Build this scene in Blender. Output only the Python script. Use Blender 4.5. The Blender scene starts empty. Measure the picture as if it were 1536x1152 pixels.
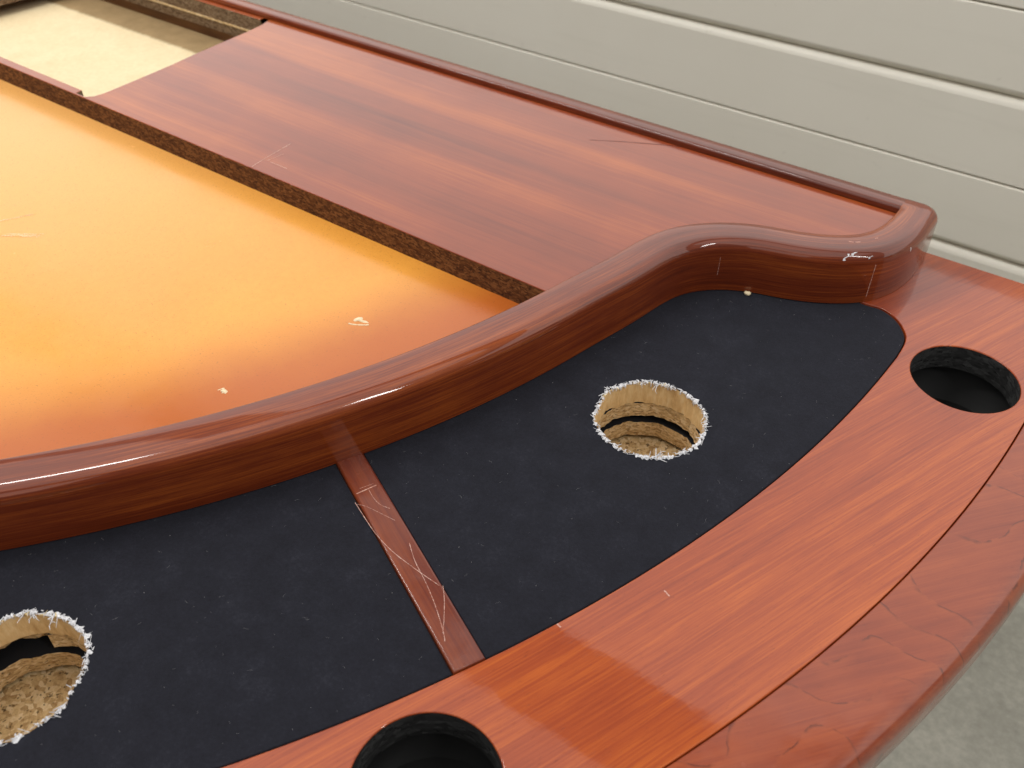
import bpy, bmesh, math, random
from mathutils import Matrix, Vector
from mathutils.geometry import tessellate_polygon
from mathutils import noise as mnoise

random.seed(11)
R = math.radians
scene = bpy.context.scene
COL = scene.collection
Z0 = 0.76                     # height of the table's lower top surface above the floor

# ------------------------------------------------------------------ camera
cd = bpy.data.cameras.new('camera')
cd.sensor_width = 36.0
cd.lens = 36.0 * 1377.75 / 1536.0
cd.clip_start, cd.clip_end = 0.02, 100.0
cam = bpy.data.objects.new('camera', cd)
COL.objects.link(cam)
rt = Vector((0.80598, 0.59192, 0.00406))
dn = Vector((0.38935, -0.52496, -0.75685))
fw = Vector((-0.44587, 0.61159, -0.65358))
m = Matrix.Identity(4)
for i in range(3):
    m[i][0], m[i][1], m[i][2] = rt[i], -dn[i], -fw[i]
m[0][3], m[1][3], m[2][3] = 1.30123, -0.75509, Z0 + 0.51474
cam.matrix_world = m
cd.dof.use_dof = True
cd.dof.focus_distance = 0.74
cd.dof.aperture_fstop = 9.0
scene.camera = cam

# ------------------------------------------------------------------ light
world = bpy.data.worlds.new('World')
scene.world = world
world.use_nodes = True
bg = world.node_tree.nodes['Background']
bg.inputs['Color'].default_value = (0.95, 0.97, 1.0, 1)
bg.inputs['Strength'].default_value = 0.08

def area(name, loc, sx, sy, radiance, col, rot=(0, 0, 0)):
    l = bpy.data.lights.new(name, 'AREA')
    l.shape = 'RECTANGLE'
    l.size, l.size_y = sx, sy
    l.energy = radiance * math.pi * sx * sy
    l.color = col
    o = bpy.data.objects.new(name, l)
    COL.objects.link(o)
    o.location = loc
    o.rotation_euler = rot
    return o
# soft ceiling lights either side of a dark strip, and bare tubes that run parallel to the door
area('ceiling_or_fill_light', (0.2, -0.79, Z0 + 2.0), 5.0, 2.40, 1.05, (1.0, 0.97, 0.92))
area('ceiling_or_fill_light', (-1.5, 8.73, Z0 + 2.0), 36.0, 16.00, 1.32, (1.0, 0.97, 0.93))
area('tube_light', (-0.30, -0.60, Z0 + 1.97), 1.6, 0.110, 42.0, (1.0, 0.98, 0.95))
area('tube_light', (3.4, -0.55, Z0 + 1.97), 1.6, 0.110, 48.0, (1.0, 0.98, 0.95))

area('ceiling_or_fill_light', (0.9, -3.4, Z0 + 1.9), 4.5, 1.4, 0.9, (1.0, 0.975, 0.94), (R(55), 0, 0))  # unseen fill lamp added behind the camera to brighten the door

vs = scene.view_settings
vs.view_transform = 'Standard'
vs.look = 'None'
vs.exposure = 0.0
vs.gamma = 1.0
vs.use_curve_mapping = False
scene.render.engine = 'CYCLES'
scene.cycles.max_bounces = 8

# ------------------------------------------------------------------ node helper
class NT:
    def __init__(self, name):
        self.mat = bpy.data.materials.new(name)
        self.mat.use_nodes = True
        self.t = self.mat.node_tree
        self.b = self.t.nodes['Principled BSDF']
    def n(self, typ, **kw):
        nd = self.t.nodes.new(typ)
        ins = kw.pop('ins', {})
        for k, v in kw.items():
            setattr(nd, k, v)
        for k, v in ins.items():
            self.set(nd.inputs[k], v)
        return nd
    def set(self, sock, v):
        if isinstance(v, bpy.types.NodeSocket):
            self.t.links.new(v, sock)
        elif isinstance(v, (tuple, list)) and len(v) == 3 and sock.type == 'RGBA':
            sock.default_value = (*v, 1)
        else:
            sock.default_value = v
    def P(self, **kw):
        for k, v in kw.items():
            self.set(self.b.inputs[k.replace('_', ' ')], v)
    def obj(self):
        return self.n('ShaderNodeTexCoord').outputs['Object']
    def uv(self):
        return self.n('ShaderNodeTexCoord').outputs['UV']
    def mapping(self, vec, loc=(0, 0, 0), rot=(0, 0, 0), scale=(1, 1, 1)):
        return self.n('ShaderNodeMapping', ins={'Vector': vec, 'Location': loc, 'Rotation': rot, 'Scale': scale}).outputs[0]
    def noise(self, vec, scale, detail=3.0, rough=0.55, dist=0.0, out='Fac'):
        return self.n('ShaderNodeTexNoise', ins={'Vector': vec, 'Scale': scale, 'Detail': detail, 'Roughness': rough, 'Distortion': dist}).outputs[out]
    def voro(self, vec, scale, feature='F1', out='Distance'):
        return self.n('ShaderNodeTexVoronoi', feature=feature, ins={'Vector': vec, 'Scale': scale}).outputs[out]
    def math(self, op, a, b=0.0, c=0.0, clamp=False):
        nd = self.n('ShaderNodeMath', operation=op, use_clamp=clamp)
        for i, v in enumerate((a, b, c)):
            self.set(nd.inputs[i], v)
        return nd.outputs[0]
    def rng(self, v, a, b, c=0.0, d=1.0, smooth=True):
        nd = self.n('ShaderNodeMapRange', interpolation_type='SMOOTHSTEP' if smooth else 'LINEAR')
        for i, x in enumerate((v, a, b, c, d)):
            self.set(nd.inputs[i], x)
        return nd.outputs[0]
    def ramp(self, fac, stops):
        nd = self.n('ShaderNodeValToRGB')
        self.set(nd.inputs[0], fac)
        e = nd.color_ramp.elements
        while len(e) < len(stops):
            e.new(0.5)
        for el, (p, c) in zip(e, stops):
            el.position = p
            el.color = (*c, 1)
        return nd.outputs[0]
    def mix(self, fac, a, b, mode='MIX'):
        nd = self.n('ShaderNodeMix', data_type='RGBA', blend_type=mode)
        self.set(nd.inputs[0], fac)
        self.set(nd.inputs[6], a)
        self.set(nd.inputs[7], b)
        return nd.outputs[2]
    def bump(self, h, strength=0.2, dist=0.001, normal=None):
        nd = self.n('ShaderNodeBump', ins={'Height': h, 'Strength': strength, 'Distance': dist})
        if normal is not None:
            self.set(nd.inputs['Normal'], normal)
        return nd.outputs[0]
    def sep(self, vec):
        return self.n('ShaderNodeSeparateXYZ', ins={0: vec}).outputs
    def comb(self, x, y, z):
        return self.n('ShaderNodeCombineXYZ', ins={0: x, 1: y, 2: z}).outputs[0]

def wood(name, angle, dark, mid, light, streak=1.0, use_uv=False, coat_rough=0.06, fine=1.0, offs=0.0, ripple=0.0, coat_bump=0.08, mid_w=0.34):
    """lacquered mahogany, grain along the given angle (or along U)"""
    t = NT(name)
    co = t.uv() if use_uv else t.obj()
    v = t.mapping(co, loc=(offs, offs * 1.7, 0), rot=(0, 0, -angle))
    warp = t.noise(t.mapping(v, scale=(1.2, 3.0, 3.0)), 2.0, 2.0, out='Color')
    v2 = t.n('ShaderNodeVectorMath', operation='MULTIPLY_ADD', ins={0: warp, 1: (0.03, 0.012, 0.0), 2: v}).outputs[0]
    broad = t.noise(t.mapping(v2, scale=(0.9 * streak, 15.0 * streak, 6.0)), 1.0, 3.0, 0.5)
    mids = t.noise(t.mapping(v2, scale=(3.0, 170.0, 80.0)), 1.0, 4.0, 0.68)
    fib = t.noise(t.mapping(v2, scale=(14.0, 620.0, 300.0)), 1.0, 3.0, 0.7)
    pores = t.noise(t.mapping(v2, scale=(130.0, 1500.0, 900.0)), 1.0, 2.0, 0.6)
    blot = t.noise(v2, 9.0, 3.0, 0.6)
    f = t.math('MULTIPLY', broad, 0.86 - mid_w)
    f = t.math('MULTIPLY_ADD', mids, mid_w, f)
    f = t.math('MULTIPLY_ADD', blot, 0.14, f)
    f = t.math('MULTIPLY_ADD', t.math('SUBTRACT', fib, 0.5), 0.42 * fine, f)
    col = t.ramp(f, [(0.30, dark), (0.50, mid), (0.70, light)])
    pf = t.rng(pores, 0.60, 0.78, 0.0, 0.55 * fine)
    col = t.mix(pf, col, tuple(c * 0.45 for c in dark))
    h = t.math('MULTIPLY_ADD', pf, -0.5, t.math('MULTIPLY', fib, 0.3))
    if ripple:
        # rippled figure: curled ridges that run across the rim
        sp = t.sep(co)
        wv = t.noise(co, 8.0, 2.0, 0.5)
        wf = t.noise(t.mapping(co, scale=(1, 1.6, 1)), 42.0, 3.0, 0.6)
        ph = t.math('MULTIPLY_ADD', sp[1], 19.0, t.math('MULTIPLY_ADD', wv, 5.5, t.math('MULTIPLY', wf, 0.30)))
        ph = t.math('MULTIPLY_ADD', sp[0], -7.0, ph)
        saw = t.math('FRACT', ph)
        msk = t.rng(t.noise(t.mapping(co, loc=(4, 2, 0)), 13.0, 2.0), 0.36, 0.52)
        crest = t.math('MULTIPLY', t.math('POWER', saw, 3.0), msk)
        line = t.math('MULTIPLY', t.rng(saw, 0.91, 0.985), msk)
        line = t.math('MULTIPLY', line, t.rng(t.noise(co, 90.0, 2.0), 0.35, 0.6))
        col = t.mix(t.math('MULTIPLY', crest, 0.40), col, light)
        col = t.mix(t.math('MULTIPLY', line, 0.8), col, tuple(c * 0.5 for c in dark))
        h = t.math('MULTIPLY_ADD', crest, ripple, h)
    orange = t.noise(co, 55.0, 2.0, 0.5)
    smudge = t.noise(co, 14.0, 4.0, 0.65)
    t.P(Base_Color=col, Roughness=0.45, IOR=1.5, Specular_IOR_Level=0.2,
        Coat_Weight=1.0, Coat_IOR=1.5, Coat_Roughness=t.rng(smudge, 0.35, 0.72, coat_rough * 0.6, coat_rough * 2.2),
        Normal=t.bump(h, 0.25, 0.0006),
        Coat_Normal=t.bump(t.math('MULTIPLY_ADD', h, 0.25, t.math('MULTIPLY', orange, 0.5)), coat_bump, 0.0012))
    return t.mat

M = {}
GR = math.atan2(0.088, 0.033)
M['race'] = wood('lacquered_mahogany_veneer', GR, (0.19, 0.023, 0.006), (0.34, 0.056, 0.010), (0.54, 0.122, 0.015), 1.0, coat_rough=0.040)
M['ledge'] = wood('lacquered_mahogany_ledge', 0.0, (0.11, 0.012, 0.004), (0.28, 0.046, 0.008), (0.55, 0.135, 0.013), 0.7, fine=0.35, offs=3.1, mid_w=0.16)
M['rail'] = wood('lacquered_mahogany_rail', 0.0, (0.070, 0.009, 0.002), (0.175, 0.027, 0.005), (0.40, 0.090, 0.012), 1.3, use_uv=True, coat_rough=0.050, fine=1.1, coat_bump=0.045, mid_w=0.24)
M['outer'] = wood('lacquered_mahogany_rim', 0.9, (0.18, 0.026, 0.010), (0.27, 0.048, 0.015), (0.38, 0.080, 0.021), 1.6, coat_rough=0.13, fine=0.8, ripple=1.3)
M['strip'] = wood('lacquered_mahogany_strip', R(-25), (0.06, 0.008, 0.004), (0.14, 0.021, 0.007), (0.27, 0.056, 0.011), 1.4, coat_rough=0.20, fine=0.6)

def particle(name, c0, c1, c2, scale=1.0, bumps=0.6):
    t = NT(name)
    co = t.obj()
    st = t.mapping(co, scale=(1, 1, 2.2))
    a = t.voro(st, 260 * scale, out='Color')
    a1 = t.sep(a)[0]
    n1 = t.noise(st, 420 * scale, 3.0, 0.7)
    n2 = t.noise(st, 70 * scale, 3.0, 0.6)
    f = t.math('MULTIPLY_ADD', a1, 0.40, t.math('MULTIPLY_ADD', n1, 0.45, t.math('MULTIPLY', n2, 0.25)))
    col = t.ramp(f, [(0.30, c0), (0.55, c1), (0.85, c2)])
    pit = t.rng(t.noise(st, 300 * scale, 2.0), 0.60, 0.70)
    col = t.mix(t.math('MULTIPLY', pit, 0.8), col, tuple(c * 0.25 for c in c0))
    t.P(Base_Color=col, Roughness=0.85, Specular_IOR_Level=0.25,
        Normal=t.bump(t.math('MULTIPLY_ADD', pit, -1.0, f), bumps, 0.001))
    return t.mat
M['chip_brown'] = particle('stained_particleboard', (0.05, 0.018, 0.007), (0.13, 0.050, 0.015), (0.28, 0.13, 0.045), 1.0)
M['chip_tan'] = particle('raw_particleboard', (0.34, 0.20, 0.08), (0.62, 0.43, 0.21), (0.80, 0.63, 0.40), 1.1)
M['chip_grey'] = particle('dusty_particleboard', (0.09, 0.050, 0.025), (0.19, 0.12, 0.065), (0.32, 0.23, 0.15), 1.0)
M['chip_black'] = particle('black_painted_particleboard', (0.008, 0.008, 0.008), (0.022, 0.022, 0.022), (0.05, 0.05, 0.05), 0.6)

# sawn core wood of the padded boards (walls of the cut holes)
t = NT('sawn_core_wood')
co = t.obj()
n1 = t.noise(t.mapping(co, scale=(220, 220, 60)), 1.0, 4.0, 0.65)
n2 = t.noise(co, 40, 3.0)
col = t.ramp(t.math('MULTIPLY_ADD', n1, 0.6, t.math('MULTIPLY', n2, 0.4)), [(0.30, (0.52, 0.31, 0.12)), (0.5, (0.74, 0.51, 0.24)), (0.72, (0.86, 0.68, 0.40))])
t.P(Base_Color=col, Roughness=0.8, Normal=t.bump(n1, 0.5, 0.001))
M['core'] = t.mat

# black felt
t = NT('black_felt')
co = t.obj()
n1 = t.noise(co, 1900, 2.0, 0.7)
n2 = t.noise(co, 34, 4.0, 0.65)
n3 = t.noise(co, 420, 3.0, 0.65)
col = t.ramp(t.math('MULTIPLY_ADD', n2, 0.45, t.math('MULTIPLY_ADD', n3, 0.35, t.math('MULTIPLY', n1, 0.2))),
             [(0.34, (0.008, 0.008, 0.012)), (0.55, (0.013, 0.0135, 0.020)), (0.76, (0.030, 0.031, 0.042))])
t.P(Base_Color=col, Roughness=0.95, Specular_IOR_Level=0.2, Sheen_Weight=0.08, Sheen_Roughness=0.5, Sheen_Tint=(0.7, 0.75, 0.9, 1),
    Normal=t.bump(t.math('MULTIPLY_ADD', n3, 0.6, n1), 0.35, 0.0006))
M['felt'] = t.mat

t = NT('felt_edge_and_gap_shade')
t.P(Base_Color=(0.006, 0.006, 0.008), Roughness=0.95)
M['felt_edge_and_gap_shade'] = t.mat

# lacquered orange playing board: bare fibreboard with red stain sprayed along the rail
t = NT('orange_lacquered_fibreboard')
co = t.obj()
s = t.sep(co)
rad = t.math('SQRT', t.math('ADD', t.math('MULTIPLY', s[0], s[0]), t.math('MULTIPLY', s[1], s[1])))
nb = t.noise(co, 7.0, 4.0, 0.6)
nf = t.noise(co, 170.0, 5.0, 0.75)
ns = t.noise(t.mapping(co, scale=(1, 3, 1)), 420.0, 2.0, 0.6)
fr = t.math('MULTIPLY_ADD', t.math('SUBTRACT', nb, 0.5), 0.07, rad)
fr = t.math('MULTIPLY_ADD', t.math('SUBTRACT', nf, 0.5), 0.02, fr)
red = t.rng(fr, 0.80, 0.915)
base = t.ramp(t.math('MULTIPLY_ADD', nf, 0.5, t.math('MULTIPLY', nb, 0.5)), [(0.30, (0.78, 0.315, 0.040)), (0.7, (0.88, 0.395, 0.062))])
far = t.rng(t.math('MULTIPLY_ADD', nb, 0.15, s[0]), 0.25, 0.85)
base = t.mix(far, t.mix(0.75, base, (0.90, 0.48, 0.15)), base)
col = t.mix(t.math('MULTIPLY', red, 0.90), base, (0.46, 0.095, 0.012))
spk = t.rng(t.noise(co, 620.0, 1.0), 0.655, 0.74)
col = t.mix(t.math('MULTIPLY', spk, 0.42), col, (0.30, 0.09, 0.02))
col = t.mix(t.rng(ns, 0.48, 0.75, 0.0, 0.26), col, (0.50, 0.15, 0.02))
t.P(Base_Color=col, Roughness=0.5, Specular_IOR_Level=0.2, Coat_Weight=0.8, Coat_IOR=1.5,
    Coat_Roughness=t.rng(t.noise(co, 16, 4.0, 0.6), 0.3, 0.75, 0.12, 0.28),
    Coat_Normal=t.bump(nf, 0.06, 0.001), Normal=t.bump(ns, 0.15, 0.0005))
M['board'] = t.mat

# bare tray floor with a browner band towards its back wall
t = NT('bare_fibreboard')
co = t.obj()
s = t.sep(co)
nb = t.noise(co, 26, 5.0, 0.7)
nf = t.noise(co, 160, 3.0, 0.7)
col = t.ramp(t.math('MULTIPLY_ADD', nf, 0.5, t.math('MULTIPLY', nb, 0.5)), [(0.25, (0.72, 0.56, 0.32)), (0.6, (0.83, 0.69, 0.44)), (0.8, (0.86, 0.74, 0.50))])
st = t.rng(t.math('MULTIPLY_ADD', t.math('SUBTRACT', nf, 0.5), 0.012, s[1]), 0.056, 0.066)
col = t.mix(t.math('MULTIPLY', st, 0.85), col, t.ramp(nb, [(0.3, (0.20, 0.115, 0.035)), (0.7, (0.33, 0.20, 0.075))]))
t.P(Base_Color=col, Roughness=0.8, Normal=t.bump(nf, 0.2, 0.0006))
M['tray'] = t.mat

t = NT('brown_stained_board')
n1 = t.noise(t.mapping(t.obj(), scale=(8, 60, 60)), 2.0, 4.0)
t.P(Base_Color=t.ramp(n1, [(0.3, (0.12, 0.045, 0.012)), (0.7, (0.22, 0.095, 0.028))]), Roughness=0.6)
M['brown'] = t.mat

t = NT('black_void')
t.P(Base_Color=(0.004, 0.004, 0.004), Roughness=0.7)
M['black'] = t.mat

t = NT('white_torn_backing')
n1 = t.noise(t.obj(), 700, 2.0)
t.P(Base_Color=t.ramp(n1, [(0.3, (0.50, 0.50, 0.53)), (0.65, (0.86, 0.86, 0.88))]), Roughness=0.9)
M['fray'] = t.mat
t = NT('pale_wood_splinter')
t.P(Base_Color=(0.78, 0.60, 0.30), Roughness=0.85)
M['splinter'] = t.mat
t = NT('pale_lint')
t.P(Base_Color=(0.36, 0.36, 0.37), Roughness=0.95)
M['lint'] = t.mat
t = NT('pale_scratch')
n1 = t.noise(t.obj(), 900, 2.0)
t.P(Base_Color=t.ramp(n1, [(0.35, (0.42, 0.15, 0.10)), (0.65, (0.72, 0.50, 0.42))]), Roughness=0.7)
M['scratch'] = t.mat
t = NT('dark_scratch')
t.P(Base_Color=(0.10, 0.02, 0.012), Roughness=0.5)
M['dscratch'] = t.mat
t = NT('cream_residue')
t.P(Base_Color=(0.82, 0.68, 0.44), Roughness=0.55)
M['residue'] = t.mat
t = NT('pale_scuff')
n1 = t.noise(t.obj(), 800, 2.0)
t.P(Base_Color=t.ramp(n1, [(0.35, (0.80, 0.42, 0.12)), (0.65, (0.86, 0.70, 0.44))]), Roughness=0.7)
M['scuff'] = t.mat

# painted door
t = NT('cream_embossed_steel')
co = t.obj()
n1 = t.noise(t.mapping(co, scale=(160, 160, 420)), 1.0, 3.0, 0.6)
n2 = t.noise(co, 2.2, 4.0, 0.6)
n3 = t.noise(co, 30, 3.0, 0.6)
col = t.ramp(n2, [(0.3, (0.84, 0.80, 0.70)), (0.7, (0.88, 0.845, 0.75))])
col = t.mix(t.rng(n3, 0.66, 0.80, 0.0, 0.22), col, (0.36, 0.33, 0.27))
n4 = t.noise(t.mapping(co, scale=(0.6, 1, 9)), 3.0, 5.0, 0.7)
col = t.mix(t.rng(n4, 0.50, 0.75, 0.0, 0.10), col, (0.50, 0.47, 0.38))
t.P(Base_Color=col, Roughness=0.42, Specular_IOR_Level=0.4, Normal=t.bump(n1, 0.28, 0.0009))
M['door'] = t.mat

# concrete floor
t = NT('grey_concrete')
co = t.obj()
n1 = t.noise(co, 9, 6.0, 0.7)
n2 = t.noise(co, 70, 4.0, 0.7)
n3 = t.noise(co, 1.3, 3.0)
f = t.math('MULTIPLY_ADD', n1, 0.4, t.math('MULTIPLY_ADD', n2, 0.4, t.math('MULTIPLY', n3, 0.2)))
col = t.ramp(f, [(0.30, (0.25, 0.245, 0.21)), (0.50, (0.38, 0.37, 0.32)), (0.66, (0.52, 0.505, 0.44))])
t.P(Base_Color=col, Roughness=0.7, Normal=t.bump(n2, 0.3, 0.002))
M['floor'] = t.mat

# ------------------------------------------------------------------ object helpers
def empty(name, loc, label, cat, group=None):
    o = bpy.data.objects.new(name, None)
    COL.objects.link(o)
    o.location = loc
    o.empty_display_size = 0.1
    o['label'] = label
    o['category'] = cat
    if group:
        o['group'] = group
    return o

def link(name, me, mats, parent=None, loc=(0, 0, 0), kind=None, label=None):
    o = bpy.data.objects.new(name, me)
    COL.objects.link(o)
    for mm in mats:
        if mm.name not in [x.name for x in me.materials if x]:
            me.materials.append(mm)
    o.location = loc
    if parent is not None:
        o.parent = parent
    if kind:
        o['kind'] = kind
    if label:
        o['label'] = label
    return o

def area2(p):
    return 0.5 * sum(p[i][0] * p[(i + 1) % len(p)][1] - p[(i + 1) % len(p)][0] * p[i][1] for i in range(len(p)))

def clean(p, eps=1e-5):
    o = []
    for q in p:
        if not o or math.hypot(q[0] - o[-1][0], q[1] - o[-1][1]) > eps:
            o.append(q)
    if math.hypot(o[0][0] - o[-1][0], o[0][1] - o[-1][1]) < eps:
        o.pop()
    return o

def inset(p, d):
    """offset a closed loop towards its left by d"""
    n = len(p)
    out = []
    for i in range(n):
        a, b, c = p[i - 1], p[i], p[(i + 1) % n]
        e1 = Vector((b[0] - a[0], b[1] - a[1])).normalized()
        e2 = Vector((c[0] - b[0], c[1] - b[1])).normalized()
        n1 = Vector((-e1.y, e1.x))
        n2 = Vector((-e2.y, e2.x))
        k = n1 + n2
        k = n1 if k.length < 1e-6 else k.normalized()
        s = d / max(0.35, k.dot(n1))
        out.append((b[0] + k.x * s, b[1] + k.y * s))
    return out

def slab(name, outer, holes, z1, z0, bevel, mats, parent, side_mat=0, hole_mat=None, loc=(0, 0, Z0), hole_bevel=None, label=None, bottom=True):
    """flat board with rounded top edge; outer/holes are 2-D loops"""
    outer = clean(outer)
    if area2(outer) < 0:
        outer = outer[::-1]
    loops = [outer]
    for h in holes:
        h = clean(h)
        loops.append(h[::-1] if area2(h) > 0 else h)
    bm = bmesh.new()
    tops, bots = [], []
    for li, lp in enumerate(loops):
        b = bevel if li == 0 or hole_bevel is None else hole_bevel
        rings = []
        for k in range(4):
            a = R(90) * k / 3
            rings.append((b * (1 - math.cos(a)), z1 - b + b * math.sin(a)))
        prev = [bm.verts.new((x, y, z0)) for x, y in lp]
        bots.append(prev)
        mi = side_mat if li == 0 or hole_mat is None else hole_mat
        for j, (ins, z) in enumerate(rings):
            cur = [bm.verts.new((x, y, z)) for x, y in (inset(lp, ins) if ins > 1e-7 else lp)]
            for i in range(len(lp)):
                f = bm.faces.new((prev[i], prev[(i + 1) % len(lp)], cur[(i + 1) % len(lp)], cur[i]))
                f.material_index = mi if j == 0 else 0
                f.smooth = True
            prev = cur
        tops.append(prev)
    def cap(sets, flip):
        flat = [v for s_ in sets for v in s_]
        for tri in tessellate_polygon([[v.co for v in s_] for s_ in sets]):
            vs_ = [flat[i] for i in tri]
            if len(set(vs_)) < 3:
                continue
            nrm = (vs_[1].co - vs_[0].co).cross(vs_[2].co - vs_[0].co)
            if (nrm.z < 0) != flip:
                vs_.reverse()
            try:
                f = bm.faces.new(vs_)
                f.material_index = 0 if not flip else side_mat
            except ValueError:
                pass
    cap(tops, False)
    if bottom:
        cap(bots, True)
    me = bpy.data.meshes.new(name)
    bm.to_mesh(me)
    bm.free()
    for mm in mats:
        me.materials.append(mm)
    me.set_sharp_from_angle(angle=R(40))
    for p in me.polygons:                     # the flat faces stay truly flat
        if abs(p.normal.z) > 0.9995:
            p.use_smooth = False
    return link(name, me, [], parent, loc, label=label)

def circle(cx, cy, r, n=64):
    return [(cx + r * math.cos(2 * math.pi * i / n), cy + r * math.sin(2 * math.pi * i / n)) for i in range(n)]

def arc(r, a0, a1, n):
    return [(r * math.cos(R(a0 + (a1 - a0) * i / n)), r * math.sin(R(a0 + (a1 - a0) * i / n))) for i in range(n + 1)]

def mirror(p):
    return [(-x, y) for x, y in p][::-1]

def catmull(p, per=10):
    o = []
    for i in range(len(p) - 1):
        p0, p1, p2, p3 = Vector(p[max(i - 1, 0)]), Vector(p[i]), Vector(p[i + 1]), Vector(p[min(i + 2, len(p) - 1)])
        for k in range(per):
            u = k / per
            q = 0.5 * ((2 * p1) + (p2 - p0) * u + (2 * p0 - 5 * p1 + 4 * p2 - p3) * u * u + (3 * p1 - p0 - 3 * p2 + p3) * u ** 3)
            o.append((q.x, q.y))
    o.append(tuple(p[-1]))
    return o

def resample(p, step):
    L = [0.0]
    for a, b in zip(p, p[1:]):
        L.append(L[-1] + math.hypot(b[0] - a[0], b[1] - a[1]))
    n = max(2, int(L[-1] / step))
    o, j = [], 0
    for i in range(n + 1):
        d = L[-1] * i / n
        while j < len(L) - 2 and L[j + 1] < d:
            j += 1
        u = (d - L[j]) / max(1e-9, L[j + 1] - L[j])
        o.append((p[j][0] + (p[j + 1][0] - p[j][0]) * u, p[j][1] + (p[j + 1][1] - p[j][1]) * u))
    return o

def smooth_path(p, it):
    for _ in range(it):
        p = [p[0]] + [((a[0] + 2 * b[0] + c[0]) / 4, (a[1] + 2 * b[1] + c[1]) / 4) for a, b, c in zip(p, p[1:], p[2:])] + [p[-1]]
    return p

# ------------------------------------------------------------------ setting
bm = bmesh.new()
for x, y in ((-9, -9), (9, -9), (9, 9), (-9, 9)):
    bm.verts.new((x, y, 0))
bm.faces.new(bm.verts)
me = bpy.data.meshes.new('floor')
bm.to_mesh(me)
bm.free()
link('floor', me, [M['floor']], kind='structure')

DOOR_Y = 0.68
door = empty('garage_door', (0, DOOR_Y, 0), 'cream ribbed sectional garage door behind the table', 'garage door')
# groove heights above the table's surface; ribs repeat upwards and downwards
gz = [-0.279, -0.157, -0.030, 0.087]
pitch = 0.1225
allz = [gz[0] - pitch * k for k in range(3, 0, -1)] + gz + [gz[-1] + pitch * k for k in range(1, 3)]
def is_wide(k):
    return k % 2 == 1
def door_panel(zlo, zhi, wlo, whi):
    """one rib: flat embossed face, undercut top lip below a groove, sloping shoulder above the next"""
    pr = [(0.030, zlo), (0.012 if wlo else 0.006, zlo)]
    # bottom of the rib slopes in (faces down): sits above the groove
    wl = 0.0100 if wlo else 0.0028
    dl = 0.012 if wlo else 0.006
    pr += [(dl * 0.75, zlo + wl * 0.25), (dl * 0.30, zlo + wl * 0.62), (dl * 0.06, zlo + wl * 0.92), (0.0, zlo + wl * 1.25)]
    wh = 0.0105 if whi else 0.0022
    dh = 0.010 if whi else 0.005
    pr += [(0.0, zhi - wh * 1.2), (dh * 0.10, zhi - wh * 0.85), (dh * 0.45, zhi - wh * 0.35), (dh, zhi - 0.0008), (0.030, zhi - 0.0008)]
    x0, x1 = -3.2, 3.4
    bm = bmesh.new()
    a = [bm.verts.new((x0, d, z)) for d, z in pr]
    b = [bm.verts.new((x1, d, z)) for d, z in pr]
    n = len(pr)
    for i in range(n):
        f = bm.faces.new((a[i], b[i], b[(i + 1) % n], a[(i + 1) % n]))
        f.smooth = abs(pr[i][1] - pr[(i + 1) % n][1]) < 0.03
    bm.faces.new(a)
    bm.faces.new(b[::-1])
    bmesh.ops.recalc_face_normals(bm, faces=bm.faces)
    me = bpy.data.meshes.new('panel')
    bm.to_mesh(me)
    bm.free()
    me.set_sharp_from_angle(angle=R(50))
    for p in me.polygons:
        if p.area > 0.03 * 6.6 * 0.9:
            p.use_smooth = False
    return me
base_k = 3
for i in range(len(allz) - 1):
    wl = (i - base_k) % 2 == 0
    wh = (i + 1 - base_k) % 2 == 0
    link('panel', door_panel(Z0 + allz[i], Z0 + allz[i + 1], wl, wh), [M['door']], door)
link('panel', door_panel(0.004, Z0 + allz[0], True, (0 - base_k) % 2 == 0), [M['door']], door)

# ------------------------------------------------------------------ table
table = empty('casino_table', (0, 0, 0), 'stripped half-moon mahogany casino table with black felt pads and bare orange playing board', 'table')

H_RAIL, W_RAIL, R_RAIL = 0.055, 0.036, 0.0115
Z_LEDGE, Z_BOARD = 0.0478, 0.0215
Y_BACK, Y_BACK_IN, Y_FRONT = 0.149, 0.1205, -0.1995

# outer foot line of the raised rail, from the middle of the arc to the back right corner
S_pts = arc(0.995, -90, -11, 79) + [(0.9890, -0.1350), (0.9975, -0.0860), (1.0075, -0.0620), (1.0260, -0.0420), (1.0520, -0.0265),
         (1.0850, -0.0170), (1.1180, -0.0020), (1.1465, 0.0200), (1.1625, 0.0440), (1.1705, 0.0700), (1.1735, 0.0960), (1.1735, 0.1200)]
half = smooth_path(resample(catmull(S_pts, 6), 0.004), 14)
CX, CY, CR = 1.1735 - 0.020, Y_BACK - 0.020, 0.020
corner = [(CX + CR * math.cos(R(a)), CY + CR * math.sin(R(a))) for a in range(0, 91, 10)] + [(1.138, Y_BACK)]

def rail_sections():
    """list of (outer point, outward normal, width available)"""
    out = []
    n = len(half)
    for i, p in enumerate(half):
        a, b = half[max(i - 1, 0)], half[min(i + 1, n - 1)]
        tx, ty = b[0] - a[0], b[1] - a[1]
        l = math.hypot(tx, ty)
        nx, ny = ty / l, -tx / l
        if i == 0:
            nx, ny = 0.0, -1.0
        out.append((p, (nx, ny), (p[0] - nx * W_RAIL, p[1] - ny * W_RAIL)))
    inner_end = (1.1375, Y_BACK_IN)
    last = out[-1]
    for q in corner:
        d = (q[0] - CX, q[1] - CY)
        l = math.hypot(*d)
        nn = (d[0] / l, d[1] / l) if q is not corner[-1] else (0.0, 1.0)
        out.append((q, nn, inner_end))
    return out
secs = rail_sections()

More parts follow.
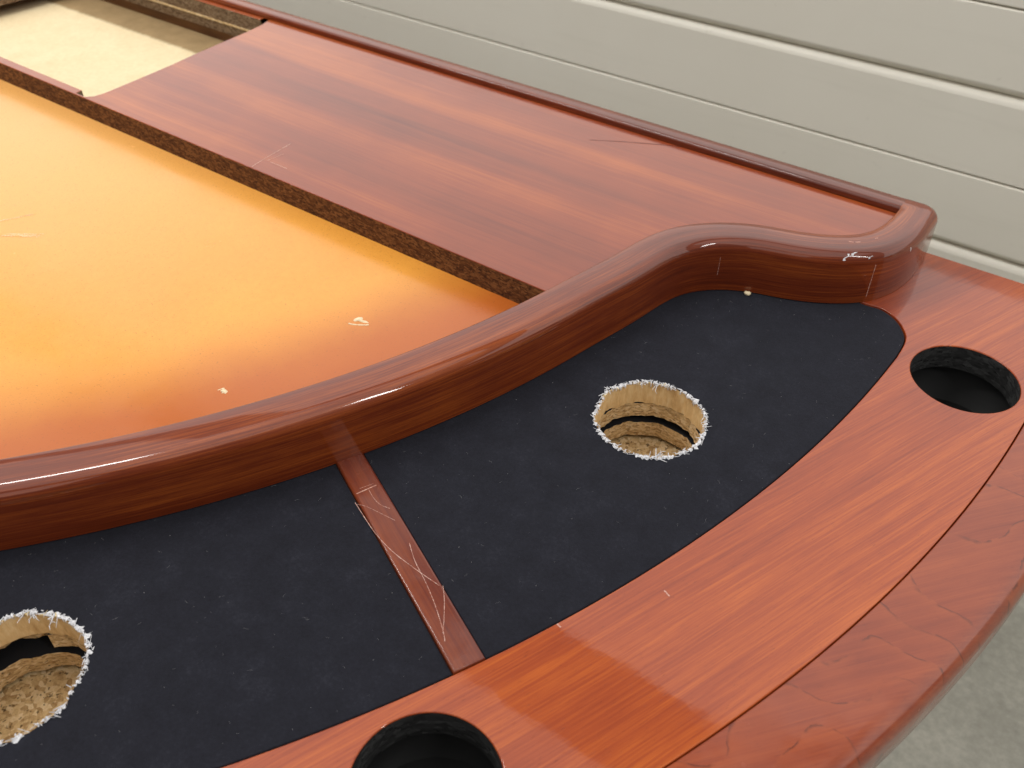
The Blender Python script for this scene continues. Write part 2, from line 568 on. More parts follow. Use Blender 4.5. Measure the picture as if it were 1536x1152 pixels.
def build_rail():
    bm = bmesh.new()
    uvl = bm.loops.layers.uv.new('UVMap')
    left = [((-o[0], o[1]), (-n_[0], n_[1]), (-i_[0], i_[1])) for o, n_, i_ in secs[1:]][::-1]
    full = left + secs
    rows, us = [], []
    u = 0.0
    prevp = None
    K = 12
    for (o, nn, inn) in full:
        mid = ((o[0] + inn[0]) / 2, (o[1] + inn[1]) / 2)
        if prevp:
            u += math.hypot(mid[0] - prevp[0], mid[1] - prevp[1])
        prevp = mid
        us.append(u)
        prof = [(0.0, 0.0004), (0.0, 0.012), (0.0, 0.026)]
        for k in range(K + 1):
            a = R(90) * k / K
            prof.append((R_RAIL * (1 - math.cos(a)), H_RAIL - R_RAIL + R_RAIL * math.sin(a)))
        row = []
        for d, z in prof:
            row.append((o[0] - nn[0] * d, o[1] - nn[1] * d, z))
        pe = row[-1]
        # flat top to the inner edge with a small eased arris
        v = Vector((inn[0] - pe[0], inn[1] - pe[1]))
        L = v.length
        vd = v / L
        row.append((pe[0] + v.x * 0.5, pe[1] + v.y * 0.5, H_RAIL))
        e = 0.0025
        for a in (0, 30, 60, 90):
            s_ = L - e + e * math.sin(R(a))
            row.append((pe[0] + vd.x * s_, pe[1] + vd.y * s_, H_RAIL - e + e * math.cos(R(a))))
        row.append((inn[0], inn[1], 0.0004))
        rows.append([bm.verts.new(c) for c in row])
    vv = [0.0]
    for a, b in zip(rows[len(rows) // 2], rows[len(rows) // 2][1:]):
        vv.append(vv[-1] + (a.co - b.co).length)
    for i in range(len(rows) - 1):
        for j in range(len(rows[0]) - 1):
            try:
                f = bm.faces.new((rows[i][j], rows[i + 1][j], rows[i + 1][j + 1], rows[i][j + 1]))
            except ValueError:
                continue
            f.smooth = True
            for lp, (a, b) in zip(f.loops, ((us[i], vv[j]), (us[i + 1], vv[j]), (us[i + 1], vv[j + 1]), (us[i], vv[j + 1]))):
                lp[uvl].uv = (a, b)
    bmesh.ops.remove_doubles(bm, verts=bm.verts, dist=1e-6)
    for row in (rows[0], rows[-1]):
        vsr = [v for v in row if v.is_valid]
        try:
            bm.faces.new(vsr)
        except ValueError:
            pass
    bmesh.ops.recalc_face_normals(bm, faces=bm.faces)
    me = bpy.data.meshes.new('raised_rail')
    bm.to_mesh(me)
    bm.free()
    me.set_sharp_from_angle(angle=R(60))
    return link('raised_rail', me, [M['rail']], table, (0, 0, Z0), label='dark glossy curved mahogany rail with S-shaped end')
rail = build_rail()

# straight rail along the dealer's edge
def extrude_x(name, prof, x0, x1, mats, parent, uv=True, loc=(0, 0, Z0)):
    bm = bmesh.new()
    uvl = bm.loops.layers.uv.new('UVMap')
    a = [bm.verts.new((x0, y, z)) for y, z in prof]
    b = [bm.verts.new((x1, y, z)) for y, z in prof]
    n = len(prof)
    acc = [0.0]
    for p, q in zip(prof, prof[1:] + prof[:1]):
        acc.append(acc[-1] + math.hypot(p[0] - q[0], p[1] - q[1]))
    for i in range(n):
        f = bm.faces.new((a[i], b[i], b[(i + 1) % n], a[(i + 1) % n]))
        f.smooth = True
        for lp, c in zip(f.loops, ((x0, acc[i]), (x1, acc[i]), (x1, acc[i + 1]), (x0, acc[i + 1]))):
            lp[uvl].uv = c
    bm.faces.new(a)
    bm.faces.new(b[::-1])
    bmesh.ops.recalc_face_normals(bm, faces=bm.faces)
    me = bpy.data.meshes.new(name)
    bm.to_mesh(me)
    bm.free()
    me.set_sharp_from_angle(angle=R(50))
    return link(name, me, mats, parent, loc)
prof = [(Y_BACK, 0.0004)]
for k in range(9):
    a = R(90) * k / 8
    prof.append((Y_BACK - R_RAIL * (1 - math.cos(a)), H_RAIL - R_RAIL + R_RAIL * math.sin(a) - 0.0003))
e = 0.004
for a in (0, 22, 45, 68, 90):
    prof.append((Y_BACK_IN + e - e * math.sin(R(a)), H_RAIL - 0.0003 - e + e * math.cos(R(a))))
prof.append((Y_BACK_IN, 0.0004))
extrude_x('back_rail', prof, -1.1385, 1.1385, [M['rail']], table)

# wood ledge around the tray opening
lim = [(o[0] - nn[0] * 0.030, o[1] - nn[1] * 0.030) for o, nn, i_ in secs[:len(half)]]
lr = [p for p in lim if p[1] > Y_FRONT] + [(1.142, Y_BACK_IN - 0.0012)]
xf = lr[0][0]
right = [(xf, Y_FRONT)] + lr
ledge_outline = right + mirror(right)
tr = [(0.0, -0.1875), (0.2300, -0.1875), (0.2315, -0.1965), (0.2500, -0.1965), (0.2575, -0.1890), (0.2595, -0.1765), (0.2572, -0.1305), (0.2530, -0.0720), (0.2474, -0.0236),
      (0.2440, 0.0189), (0.2403, 0.0696), (0.2360, 0.1000), (0.2290, 0.1180), (0.2210, 0.1180), (0.2190, 0.1115), (0.0, 0.1115)]
tray_loop = tr + mirror(tr)
ledge = slab('ledge_panel', ledge_outline, [tray_loop], Z_LEDGE, Z_BOARD - 0.012, 0.0008, [M['ledge'], M['chip_brown'], M['chip_grey']], table, side_mat=1, hole_mat=2,
             label='reddish mahogany veneer ledge with raw particleboard edge')

# orange playing board below the ledge
ins_ = [(o[0] - nn[0] * 0.030, o[1] - nn[1] * 0.030) for o, nn, i_ in secs[:len(half)]]
br = [p for p in ins_ if p[1] < Y_FRONT + 0.01]
slab('playing_board', br + mirror(br), [], Z_BOARD, 0.004, 0.0005, [M['board']], table, label='orange lacquered board stripped of its cloth, red stain along the rail')

# tray floor and its back wall
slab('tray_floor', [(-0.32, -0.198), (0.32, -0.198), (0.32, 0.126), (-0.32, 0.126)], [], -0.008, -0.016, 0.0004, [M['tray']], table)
slab('tray_wall', [(-0.34, 0.1185), (0.34, 0.1185), (0.34, 0.130), (-0.34, 0.130)], [], 0.030, -0.008, 0.0006, [M['brown']], table)
extrude_x('tray_batten', [(0.1108, 0.0235), (0.1190, 0.0235), (0.1190, 0.0268), (0.1115, 0.0268), (0.1108, 0.0262)], -0.22, 0.222, [M['chip_tan']], table)

# racetrack veneer panel with cup holes and the opening for the felt pads
CUPS = [-1.5, -27.6, -53.3, -78.0]
cups = [(1.261 * math.cos(R(a)), 1.261 * math.sin(R(a))) for a in CUPS]
cups += [(-x, y) for x, y in cups]
RJ = 1.3175
ro = [(RJ, Y_BACK), (RJ, 0.0)] + arc(RJ, -0.5, -90, 150)
fc = catmull([(1.1150, 0.0300), (1.1480, 0.0235), (1.1680, 0.0245), (1.1852, 0.0155), (1.1980, -0.0008), (1.2025, -0.0160), (1.2035, -0.0400)], 6)
ri = [(1.085, Y_BACK), (1.098, 0.036)] + fc + arc(1.2040, -3.0, -90, 150)
# one simple polygon: outer edge one way round, inner edge back again
race_loop = ro + mirror(ro) + list(reversed(ri + mirror(ri)))
race = slab('racetrack_panel', race_loop, [circle(x, y, 0.045, 72) for x, y in cups], 0.0, -0.025, 0.0007,
            [M['race'], M['chip_black']], table, side_mat=0, hole_mat=1, hole_bevel=0.0010, label='mahogany veneer armrest band with drink holes')

# rounded outer rim
def build_rim():
    path = [(1.0, 0, Y_BACK)]
    pts = [((1, 0), Y_BACK)]
    prof = [(1.3183, -0.055), (1.3183, -0.0008), (1.3190, 0.0002), (1.335, 0.0006), (1.352, 0.0002)]
    rr = 0.017
    for k in range(1, 11):
        a = R(90) * k / 10
        prof.append((1.379 - rr + rr * math.sin(a), -0.0012 - rr + rr * math.cos(a)))
    prof += [(1.379, -0.035), (1.3785, -0.049), (1.3755, -0.0545), (1.370, -0.056)]
    prof[4] = (1.350, -0.0002)
    bm = bmesh.new()
    uvl = bm.loops.layers.uv.new('UVMap')
    rows = []
    sec = [(0.0, Y_BACK)] + [(0.0, Y_BACK * (1 - k / 6)) for k in range(1, 6)] + [(-a, 0.0) for a in [i * 0.75 for i in range(0, 241)]] + [(-180.0, Y_BACK * k / 6) for k in range(1, 7)]
    for a, dy in sec:
        c, s_ = math.cos(R(a)), math.sin(R(a))
        rows.append([bm.verts.new((r_ * c, r_ * s_ + dy, z)) for r_, z in prof])
    n = len(prof)
    for i in range(len(rows) - 1):
        for j in range(n):
            f = bm.faces.new((rows[i][j], rows[i][(j + 1) % n], rows[i + 1][(j + 1) % n], rows[i + 1][j]))
            f.smooth = True
    bm.faces.new(rows[0])
    bm.faces.new(rows[-1][::-1])
    bmesh.ops.recalc_face_normals(bm, faces=bm.faces)
    me = bpy.data.meshes.new('outer_rim')
    bm.to_mesh(me)
    bm.free()
    me.set_sharp_from_angle(angle=R(45))
    return link('outer_rim', me, [M['outer']], table, (0, 0, Z0), label='rounded mahogany rim with rippled grain')
build_rim()

# felt pads between the dividers
DIV = [-25.05, -50.8, -76.6]
HOLES = [(1.0665, -0.2400, 0.0455), (0.8619, -0.6867, 0.0470), (0.485, -0.985, 0.0460), (0.0, -1.098, 0.0460)]
ZF = -0.0008
def pt(r, a):
    return (r * math.cos(R(a)), r * math.sin(R(a)))
def cut_arc(r, a0, a1, n, off0, off1):
    """arc from a0 to a1 that keeps off0 / off1 metres clear of the divider lines"""
    b0 = a0 - math.degrees(off0 / r)
    b1 = a1 + math.degrees(off1 / r)
    return arc(r, b0, b1, n)
HW = 0.0118
RI, RO = 0.975, 1.2029
pads = []
sc = [(o[0] - nn[0] * 0.018, o[1] - nn[1] * 0.018) for o, nn, i_ in secs[:len(half)]]
under = [p for p in sc if math.degrees(math.atan2(p[1], p[0])) > -9.0 and p[0] < 1.102]
fcp = catmull([(1.1145, 0.0288), (1.1478, 0.0224), (1.1676, 0.0234), (1.1845, 0.0147), (1.1971, -0.0012), (1.2015, -0.0160), (1.2024, -0.0400)], 6)
p0 = list(reversed(cut_arc(RI, -9.2, DIV[0], 40, 0.0, HW))) + under + fcp + cut_arc(RO, -3.0, DIV[0], 70, 0.0, HW)
p1 = list(reversed(cut_arc(RI, DIV[0], DIV[1], 40, HW, HW))) + cut_arc(RO, DIV[0], DIV[1], 70, HW, HW)
p2 = list(reversed(cut_arc(RI, DIV[1], DIV[2], 40, HW, HW))) + cut_arc(RO, DIV[1], DIV[2], 70, HW, HW)
p3 = list(reversed(cut_arc(RI, DIV[2], -180 - DIV[2], 40, HW, HW))) + cut_arc(RO, DIV[2], -180 - DIV[2], 70, HW, HW)
def rag(seed, a):
    c, s_ = math.cos(a), math.sin(a)
    return (0.0022 * mnoise.noise((c * 2.2, s_ * 2.2, seed)) + 0.0016 * mnoise.noise((c * 7, s_ * 7, seed + 3)) + 0.0010 * mnoise.noise((c * 18, s_ * 18, seed)))
def ragged(x, y, r, seed, n=130):
    o = []
    for i in range(n):
        a = 2 * math.pi * i / n
        rr = r + rag(seed, a)
        o.append((x + rr * math.cos(a), y + rr * math.sin(a)))
    return o
pad_specs = [(p0, HOLES[0], 'black felt pad nearest the S-shaped rail end, with a rough hole'),
             (p1, HOLES[1], 'black felt pad left of the divider strip, with a rough hole'),
             (p2, HOLES[2], None), (p3, HOLES[3], None)]
for loop, h, lab in [(mirror(p2), (-HOLES[2][0], HOLES[2][1], HOLES[2][2]), None), (mirror(p1), (-HOLES[1][0], HOLES[1][1], HOLES[1][2]), None),
                     (mirror(p0), (-HOLES[0][0], HOLES[0][1], HOLES[0][2]), None)]:
    pad_specs.append((loop, h, lab))
for k, (loop, h, lab) in enumerate(pad_specs):
    o = slab('felt_pad', loop, [ragged(h[0], h[1], h[2], k * 3.7 + 1)], ZF, -0.0245, 0.0010, [M['felt'], M['felt_edge_and_gap_shade'], M['core']], table,
             side_mat=1, hole_mat=2, hole_bevel=0.0003, label=lab)
    pads.append((o, loop, h))

# wooden divider strips
for k, a in enumerate(DIV + [-180 - x for x in DIV]):
    c, s_ = math.cos(R(a)), math.sin(R(a))
    hw = HW - 0.0005
    def q(u, v):
        return (u * c - v * s_, u * s_ + v * c)
    lp = [q(0.985, -hw), q(1.2034, -hw), q(1.2034, hw), q(0.985, hw)]
    o = slab('divider_strip', lp, [], 0.0014, -0.0245, 0.0016, [M['strip']], table, label='narrow scratched wooden strip between the two felt pads' if k == 0 else None)
    if k == 0:
        strip = o

# layers below: particleboard, air gap, lower particleboard
allh = [(x, y, r) for x, y, r in HOLES] + [(-x, y, r) for x, y, r in HOLES[:3]]
def under_board(name, ztop, zbot, dr, mats, cupr, seed):
    base_o = [(1.315, 0.140)] + arc(1.315, 0, -90, 90)
    base_i = [(0.90, 0.140)] + arc(0.90, 0, -90, 60)
    lp = base_o + mirror(base_o) + list(reversed(base_i + mirror(base_i)))
    hs = []
    for i, (x, y, r) in enumerate(allh):
        hp = ragged(x, y, r + dr, seed + i)
        if i == 1 and name == 'sub_board':      # a chunk has broken out of this layer
            hp = [(x + (px - x) * k, y + (py - y) * k) for px, py in hp
                  for k in [1.0 + (0.22 + 0.1 * mnoise.noise((px * 90, py * 90, 3))) * (1 if 128 < math.degrees(math.atan2(py - y, px - x)) % 360 < 172 else 0)]]
        hs.append(hp)
    hs = hs + [circle(x, y, cupr, 48) for x, y in cups]
    return slab(name, lp, hs, ztop, zbot, 0.0003, [M['felt_edge_and_gap_shade']] + mats, table, hole_mat=1)  # black board faces paint in the shade of the air gap
under_board('sub_board', -0.0252, -0.0402, 0.0012, [M['chip_tan']], 0.058, 20)
under_board('lower_board', -0.0476, -0.0640, 0.0010, [M['chip_tan']], 0.058, 40)
base_o = [(1.372, 0.148)] + arc(1.372, 0, -90, 90)
slab('bottom_board', base_o + mirror(base_o), [], -0.0680, -0.085, 0.0005, [M['chip_tan']], table)

# black cups hanging below the drink holes
def tube_mesh(r, z0, z1, n=56):
    bm = bmesh.new()
    a = [bm.verts.new((r * math.cos(2 * math.pi * i / n), r * math.sin(2 * math.pi * i / n), z1)) for i in range(n)]
    b = [bm.verts.new((r * 0.97 * math.cos(2 * math.pi * i / n), r * 0.97 * math.sin(2 * math.pi * i / n), z0)) for i in range(n)]
    for i in range(n):
        bm.faces.new((a[i], a[(i + 1) % n], b[(i + 1) % n], b[i])).smooth = True
    bm.faces.new(b)
    me = bpy.data.meshes.new('cup_liner')
    bm.to_mesh(me)
    bm.free()
    me.materials.append(M['black'])
    return me
cup_me = tube_mesh(0.0525, -0.0675, -0.0252)
for x, y in cups:
    link('cup_liner', cup_me, [], table, (x, y, Z0))

# pedestal that carries the top
for sx in (-1, 1):
    bm = bmesh.new()
    bmesh.ops.create_cone(bm, cap_ends=True, segments=28, radius1=0.09, radius2=0.06, depth=Z0 - 0.085 - 0.03, matrix=Matrix.Translation((sx * 0.55, -0.45, 0.03 + (Z0 - 0.115) / 2)))
    bmesh.ops.create_cone(bm, cap_ends=True, segments=28, radius1=0.26, radius2=0.22, depth=0.03, matrix=Matrix.Translation((sx * 0.55, -0.45, 0.0155)))
    me = bpy.data.meshes.new('pedestal')
    bm.to_mesh(me)
    bm.free()
    link('pedestal', me, [M['rail']], table)

# ------------------------------------------------------------------ torn white backing round the holes
def add_sliver(bm, a, b, w, up=Vector((0, 0, 1)), mi=0):
    d = (b - a)
    if d.length < 1e-6:
        return
    s_ = d.cross(up)
    if s_.length < 1e-7:
        s_ = d.cross(Vector((1, 0, 0)))
    s_ = s_.normalized() * w
    t_ = s_.cross(d).normalized() * w
    v = [bm.verts.new(a + s_), bm.verts.new(a - s_), bm.verts.new(a + t_ * 1.2), bm.verts.new(b + s_ * 0.4), bm.verts.new(b - s_ * 0.4), bm.verts.new(b + t_ * 0.5)]
    for fi in ((0, 1, 4, 3), (1, 2, 5, 4), (2, 0, 3, 5), (0, 2, 1), (3, 4, 5)):
        bm.faces.new([v[i] for i in fi]).material_index = mi

def fray(pad, h, seed):
    rnd = random.Random(seed)
    bm = bmesh.new()
    n = 150
    x, y, r = h
    # crumpled, broken band of backing lining the rim
    n = 260
    rows = []
    keep = []
    for i in range(n):
        a = 2 * math.pi * i / n
        ca, sa = math.cos(a), math.sin(a)
        k1 = mnoise.noise((ca * 4, sa * 4, seed + 0.3))
        k2 = mnoise.noise((ca * 15, sa * 15, seed + 5.1))
        k3 = mnoise.noise((ca * 45, sa * 45, seed + 9.7))
        k4 = mnoise.noise((ca * 30, sa * 30, seed + 19.7))
        keep.append(k2 + 0.6 * k3 + 0.4 * k4 + 0.4 * k1 > -0.08)
        wo = 0.0001 + 0.0042 * max(0, k2) + 0.0022 * k3 + 0.0010 * max(0, k1)
        up = 0.0004 + 0.0028 * abs(k3) + 0.0014 * k4
        dn_ = 0.0003 + 0.0060 * max(0, k4) + 0.0016 * max(0, k1) + 0.0020 * k3
        rg = rag((seed - 31) * 3.7 + 1, a)
        def rp(rr, z):
            rr += rg
            return bm.verts.new((x + rr * ca, y + rr * sa, z))
        rows.append([rp(r + 0.0006 + wo, ZF + 0.0001), rp(r + 0.0002 + 0.0009 * k3, ZF + up), rp(r - 0.0009 - 0.0016 * abs(k4), ZF + up * 0.5), rp(r - 0.0012 + 0.0012 * k3, ZF - dn_)])
    for i in range(n):
        a, b = rows[i], rows[(i + 1) % n]
        if not keep[i]:
            continue
        for j in range(3):
            f = bm.faces.new((a[j], b[j], b[j + 1], a[j + 1]))
    # loose fibres
    for i in range(300):
        a = rnd.uniform(0, 2 * math.pi)
        rr = r + rag((seed - 31) * 3.7 + 1, a) + rnd.uniform(-0.0012, 0.0016)
        p = Vector((x + rr * math.cos(a), y + rr * math.sin(a), ZF + rnd.uniform(0.0002, 0.0014)))
        typ = rnd.random()
        tang = Vector((-math.sin(a), math.cos(a), 0)) * (1 if rnd.random() < 0.5 else -1)
        radial = Vector((math.cos(a), math.sin(a), 0))
        L = rnd.uniform(0.0015, 0.0045) if rnd.random() < 0.85 else rnd.uniform(0.005, 0.0085)
        if typ < 0.55:
            d = tang + radial * rnd.uniform(-0.5, 0.5) + Vector((0, 0, rnd.uniform(-0.25, 0.25)))
        elif typ < 0.85:
            d = -radial * rnd.uniform(0.3, 1.0) + tang * rnd.uniform(-0.7, 0.7) + Vector((0, 0, rnd.uniform(-1.2, 0.4)))
        else:
            d = radial + tang * rnd.uniform(-1.2, 1.2) + Vector((0, 0, rnd.uniform(-0.05, 0.5)))
            L *= 0.7
        add_sliver(bm, p, p + d.normalized() * L, rnd.uniform(0.00012, 0.00065))
    # splinters of the pale core, and two larger loose tufts
    for i in range(16):
        a = rnd.uniform(1.6, 3.4)
        rr = r - rnd.uniform(0.0, 0.0008)
        p = Vector((x + rr * math.cos(a), y + rr * math.sin(a), ZF + 0.0003))
        add_sliver(bm, p, p + Vector((rnd.uniform(-1, 1), rnd.uniform(-1, 1), rnd.uniform(0.0, 0.8))) * 0.0028, rnd.uniform(0.0003, 0.0007), mi=1)
    for a, L in ((2.25, 0.006), (-0.95, 0.010), (1.95, 0.009)):
        rr = r - 0.0004
        p = Vector((x + rr * math.cos(a), y + rr * math.sin(a), ZF))
        for i in range(7):
            d = Vector((-math.cos(a) * 0.6 + rnd.uniform(-0.7, 0.7), -math.sin(a) * 0.6 + rnd.uniform(-0.7, 0.7), rnd.uniform(-0.5, 0.9)))
            q_ = p + d.normalized() * L * rnd.uniform(0.4, 0.9)
            add_sliver(bm, p, q_, rnd.uniform(0.0003, 0.0006))
            add_sliver(bm, q_, q_ + Vector((rnd.uniform(-1, 1), rnd.uniform(-1, 1), rnd.uniform(-1, 0.5))) * L * 0.25, rnd.uniform(0.0002, 0.0004))
    me = bpy.data.meshes.new('torn_backing')
    bm.to_mesh(me)
    bm.free()
    link('torn_backing', me, [M['fray'], M['splinter']], pad, (0, 0, 0), kind='stuff', label='white torn fibres round the cut hole')

def lint(pad, loop, h, seed, count):
    rnd = random.Random(seed)
    xs = [p[0] for p in loop]
    ys = [p[1] for p in loop]
    def inside(x, y):
        c = False
        for (x1, y1), (x2, y2) in zip(loop, loop[1:] + loop[:1]):
            if (y1 > y) != (y2 > y) and x < (x2 - x1) * (y - y1) / (y2 - y1) + x1:
                c = not c
        return c
    bm = bmesh.new()
    made = 0
    while made < count:
        x, y = rnd.uniform(min(xs), max(xs)), rnd.uniform(min(ys), max(ys))
        if mnoise.noise((x * 22, y * 22, seed)) < rnd.uniform(-0.5, 0.7):
            continue
        if not inside(x, y) or math.hypot(x - h[0], y - h[1]) < h[2] + 0.002:
            continue
        made += 1
        p = Vector((x, y, ZF + 0.00012))
        a = rnd.uniform(0, 2 * math.pi)
        if rnd.random() < 0.35:
            L = rnd.uniform(0.0008, 0.0040)
            a2 = a + rnd.uniform(-0.8, 0.8)
            q_ = p + Vector((math.cos(a), math.sin(a), 0)) * L * 0.5
            q_.z += 0.0001
            add_sliver(bm, p, q_, 0.00005)
            add_sliver(bm, q_, q_ + Vector((math.cos(a2), math.sin(a2), 0)) * L * 0.5, 0.00005)
        else:
            L = rnd.choice([0.0002, 0.00025, 0.0003, 0.0003, 0.0005])
            add_sliver(bm, p, p + Vector((math.cos(a), math.sin(a), 0.1)) * L, L * rnd.uniform(0.25, 0.5))
    me = bpy.data.meshes.new('lint')
    bm.to_mesh(me)
    bm.free()
    link('lint', me, [M['lint']], pad, (0, 0, 0), kind='stuff')

for k, (o, loop, h) in enumerate(pads):
    if k < 2:
        fray(o, h, 31 + k)
        lint(o, loop, h, 77 + k, 230)

# ------------------------------------------------------------------ wear on the wood
def marks(name, polylines, z, w, mat, parent, label=None):
    bm = bmesh.new()
    for pl in polylines:
        pl = catmull(pl, 5) if len(pl) > 2 else pl
        for i, (a, b) in enumerate(zip(pl, pl[1:])):
            d = Vector((b[0] - a[0], b[1] - a[1]))
            if d.length < 1e-7:
                continue
            nn = Vector((-d.y, d.x)).normalized() * w / 2 * random.uniform(0.6, 1.2)
            z += 0.000004
            v = [bm.verts.new((a[0] + nn.x, a[1] + nn.y, z)), bm.verts.new((a[0] - nn.x, a[1] - nn.y, z)),
                 bm.verts.new((b[0] - nn.x, b[1] - nn.y, z)), bm.verts.new((b[0] + nn.x, b[1] + nn.y, z))]
            bm.faces.new(v)
    bmesh.ops.recalc_face_normals(bm, faces=bm.faces)
    me = bpy.data.meshes.new(name)
    bm.to_mesh(me)
    bm.free()
    return link(name, me, [mat], parent, (0, 0, 0), label=label)
marks('scratch', [[(0.9319, -0.4461), (0.9379, -0.4305)]], 0.00152, 0.0009, M['scratch'], strip)
marks('scratch', [[(0.9302, -0.4406), (0.9351, -0.4306)]], 0.00152, 0.0003, M['scratch'], strip)
marks('scratch', [[(0.9366, -0.4374), (0.945, -0.4413), (0.9539, -0.4433), (0.9622, -0.4419)]], 0.00153, 0.00032, M['scratch'], strip)
marks('scratch', [[(0.9398, -0.4532), (0.9468, -0.4508), (0.9595, -0.4495), (0.9725, -0.4483)]], 0.00153, 0.0003, M['scratch'], strip)
marks('scratch', [[(0.9371, -0.4529), (0.9542, -0.4599), (0.9699, -0.4658), (0.9899, -0.4707), (1.0133, -0.4728), (1.0359, -0.4738)]], 0.00152, 0.00042, M['scratch'], strip)
marks('scratch', [[(0.9949, -0.4579), (1.009, -0.4679), (1.0283, -0.4782), (1.0455, -0.4889), (1.0615, -0.5006), (1.0667, -0.5054)]], 0.00154, 0.00042, M['scratch'], strip)
marks('scratch', [[(1.0378, -0.4724), (1.0452, -0.4799), (1.0545, -0.4914), (1.0618, -0.5014)]], 0.00152, 0.00036, M['scratch'], strip)
marks('scratch', [[(0.549, -0.1975), (0.5459, -0.173), (0.5426, -0.1357)], [(0.5517, -0.1783), (0.5546, -0.1568)], [(0.5569, -0.1783), (0.5825, -0.1781)]], Z_LEDGE + 0.0001, 0.0010, M['scratch'], ledge)
marks('scratch', [[(0.8046, 0.0723), (0.8401, 0.0927), (0.88, 0.1123), (0.8960, 0.1185)]], Z_LEDGE + 0.0001, 0.0011, M['dscratch'], ledge)
marks('scratch', [[(1.1605, -0.3850), (1.1660, -0.3872)]], 0.0001, 0.0012, M['scratch'], race)
marks('scratch', [[(1.1170, -0.4505), (1.1205, -0.4512)]], 0.0001, 0.0010, M['scratch'], race)

board = [o for o in table.children if o.name.startswith('playing_board')][0]
def blob(name, outline, z, hgt, mat, parent, label=None):
    bm = bmesh.new()
    cx = sum(p[0] for p in outline) / len(outline)
    cy = sum(p[1] for p in outline) / len(outline)
    a = [bm.verts.new((x, y, z)) for x, y in outline]
    b = [bm.verts.new((cx + (x - cx) * 0.7, cy + (y - cy) * 0.7, z + hgt * random.uniform(0.6, 1.0))) for x, y in outline]
    n = len(a)
    for i in range(n):
        bm.faces.new((a[i], a[(i + 1) % n], b[(i + 1) % n], b[i])).smooth = True
    bm.faces.new(b).smooth = True
    bmesh.ops.recalc_face_normals(bm, faces=bm.faces)
    me = bpy.data.meshes.new(name)
    bm.to_mesh(me)
    bm.free()
    return link(name, me, [mat], parent, (0, 0, 0), label=label)
def ring_blob(cx, cy, r, z, parent, seed):
    rnd = random.Random(seed)
    n = 16
    for k in range(1):
        pts = [(cx + r * (1 + 0.35 * rnd.uniform(-1, 1)) * math.cos(2 * math.pi * i / n), cy + r * (0.8 + 0.3 * rnd.uniform(-1, 1)) * math.sin(2 * math.pi * i / n)) for i in range(n)]
        blob('glue_residue', pts, z, 0.0016, M['residue'], parent)
def bead(name, polylines, z, rad, mat, parent, seed=0):
    """raised bead of hardened glue along a line"""
    rnd = random.Random(seed)
    bm = bmesh.new()
    for pl in polylines:
        pl = catmull(pl, 5) if len(pl) > 2 else pl
        rows = []
        n = len(pl)
        for i, p in enumerate(pl):
            a, b = pl[max(i - 1, 0)], pl[min(i + 1, n - 1)]
            d = Vector((b[0] - a[0], b[1] - a[1])).normalized()
            r_ = rad * (0.25 if i in (0, n - 1) else 1.0) * rnd.uniform(0.65, 1.25)
            rows.append([bm.verts.new((p[0] - d.y * r_ * math.cos(R(q_)), p[1] + d.x * r_ * math.cos(R(q_)), z + r_ * 0.8 * math.sin(R(q_)))) for q_ in (-10, 25, 60, 90, 120, 155, 190)])
        for a, b in zip(rows, rows[1:]):
            for k in range(6):
                bm.faces.new((a[k], b[k], b[k + 1], a[k + 1])).smooth = True
    bmesh.ops.recalc_face_normals(bm, faces=bm.faces)
    me = bpy.data.meshes.new(name)
    bm.to_mesh(me)
    bm.free()
    link(name, me, [mat], parent, (0, 0, 0))
bead('glue_residue', [[(0.7992, -0.3138), (0.8030, -0.3128), (0.8085, -0.3098), (0.8140, -0.3058), (0.8150, -0.3042)]], Z_BOARD, 0.0008, M['residue'], board, 1)
blob('glue_residue', [(0.7995, -0.3078), (0.7988, -0.3048), (0.8000, -0.3015), (0.8030, -0.2998), (0.8052, -0.3010), (0.8058, -0.3032), (0.8100, -0.3034), (0.8128, -0.3022), (0.8132, -0.3032), (0.8090, -0.3052), (0.8040, -0.3060), (0.8018, -0.3085)], Z_BOARD, 0.0014, M['residue'], board)
ring_blob(0.782, -0.4405, 0.0030, Z_BOARD, board, 5)
bead('glue_residue', [[(0.7770, -0.4425), (0.7785, -0.4390), (0.7800, -0.4375)]], Z_BOARD, 0.0006, M['residue'], board, 4)
rnd = random.Random(8)
def scuff(cx, cy, dx, dy, n, spread, L, w):
    ls = []
    for i in range(n):
        ox, oy = rnd.gauss(0, spread), rnd.gauss(0, spread)
        u = rnd.uniform(-0.6, 0.6)
        l = L * rnd.uniform(0.15, 0.55)
        x, y = cx + ox * 0.4 + dx * L * u, cy + oy * 0.4 + dy * L * u
        ls.append([(x - dx * l / 2, y - dy * l / 2), (x + dx * l / 2 + rnd.gauss(0, 0.0006), y + dy * l / 2)])
    marks('scuff', ls, Z_BOARD + 0.00012, w, M['scuff'], board)
scuff(0.394, -0.391, 0.48, 0.87, 22, 0.0016, 0.034, 0.0007)
scuff(0.430, -0.404, 0.80, 0.55, 34, 0.0050, 0.030, 0.0009)

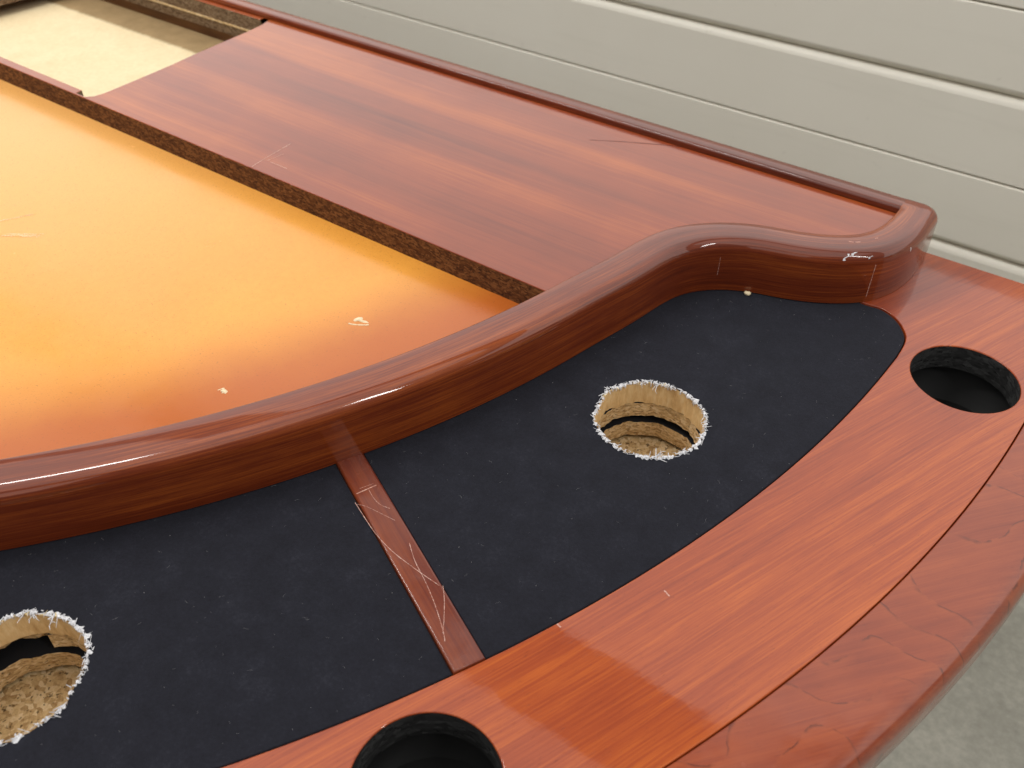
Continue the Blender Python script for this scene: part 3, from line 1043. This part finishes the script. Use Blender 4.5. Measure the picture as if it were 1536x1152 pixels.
# crumb lying where the rail meets the felt
rnd = random.Random(3)
bm = bmesh.new()
bmesh.ops.create_icosphere(bm, subdivisions=2, radius=0.0026)
for v in bm.verts:
    v.co *= 1 + 0.35 * mnoise.noise(v.co * 700)
    v.co.x *= 1.4
    v.co.z *= 0.8
for f in bm.faces:
    f.smooth = True
me = bpy.data.meshes.new('glue_crumb')
bm.to_mesh(me)
bm.free()
cr = link('glue_crumb', me, [M['residue']], None, (1.0545, -0.0300, Z0 + ZF + 0.0018))
cr['label'] = 'tiny cream crumb where the felt meets the curved rail'
cr['category'] = 'crumb'

# wear on the rail: hairline cracks down its face and small white chips, partly a painted highlight, near the end
def face_mark(target, zs, w, mat, lean=0.0):
    k = min(range(len(half)), key=lambda i: (half[i][0] - target[0]) ** 2 + (half[i][1] - target[1]) ** 2)
    bm = bmesh.new()
    prev = None
    for i, z in enumerate(zs):
        idx = min(len(half) - 2, max(0, k + round(lean * i)))
        o, nn, _ = secs[idx]
        d = 0.0
        if z > H_RAIL - R_RAIL:
            d = R_RAIL - math.sqrt(max(0.0, R_RAIL ** 2 - (z - H_RAIL + R_RAIL) ** 2))
        tx, ty = -nn[1], nn[0]
        b_ = 0.00012 - d
        ww = w * random.uniform(0.5, 1.2)
        row = [bm.verts.new((o[0] + nn[0] * b_ - tx * ww, o[1] + nn[1] * b_ - ty * ww, z)), bm.verts.new((o[0] + nn[0] * b_ + tx * ww, o[1] + nn[1] * b_ + ty * ww, z))]
        if prev:
            bm.faces.new((prev[0], prev[1], row[1], row[0]))
        prev = row
    me = bpy.data.meshes.new('scratch')
    bm.to_mesh(me)
    bm.free()
    link('scratch', me, [mat], rail, (0, 0, 0))
face_mark((1.1505, 0.0242), [0.006 + 0.004 * i for i in range(10)], 0.00035, M['scratch'], 0.0)
face_mark((1.0265, -0.0420), [0.018 + 0.004 * i for i in range(6)], 0.0002, M['scratch'], 0.0)
marks('scratch', [[(1.1200, 0.0275), (1.1240, 0.0290)], [(1.1255, 0.0300), (1.1290, 0.0330)], [(1.1380, 0.0470), (1.1400, 0.0500)]], H_RAIL + 0.0001, 0.0012, M['scratch'], rail)
face_mark((1.1260, 0.0035), [0.0480, 0.0500, 0.0515, 0.0530], 0.0011, M['fray'], 0.3)
face_mark((1.1330, 0.0085), [0.0520, 0.0530, 0.0538], 0.0018, M['fray'], 0.5)
face_mark((1.1455, 0.0190), [0.0490, 0.0500, 0.0510], 0.0009, M['fray'], 0.3)
face_mark((1.1690, 0.0640), [0.0440, 0.0460, 0.0480], 0.0006, M['fray'], 0.0)
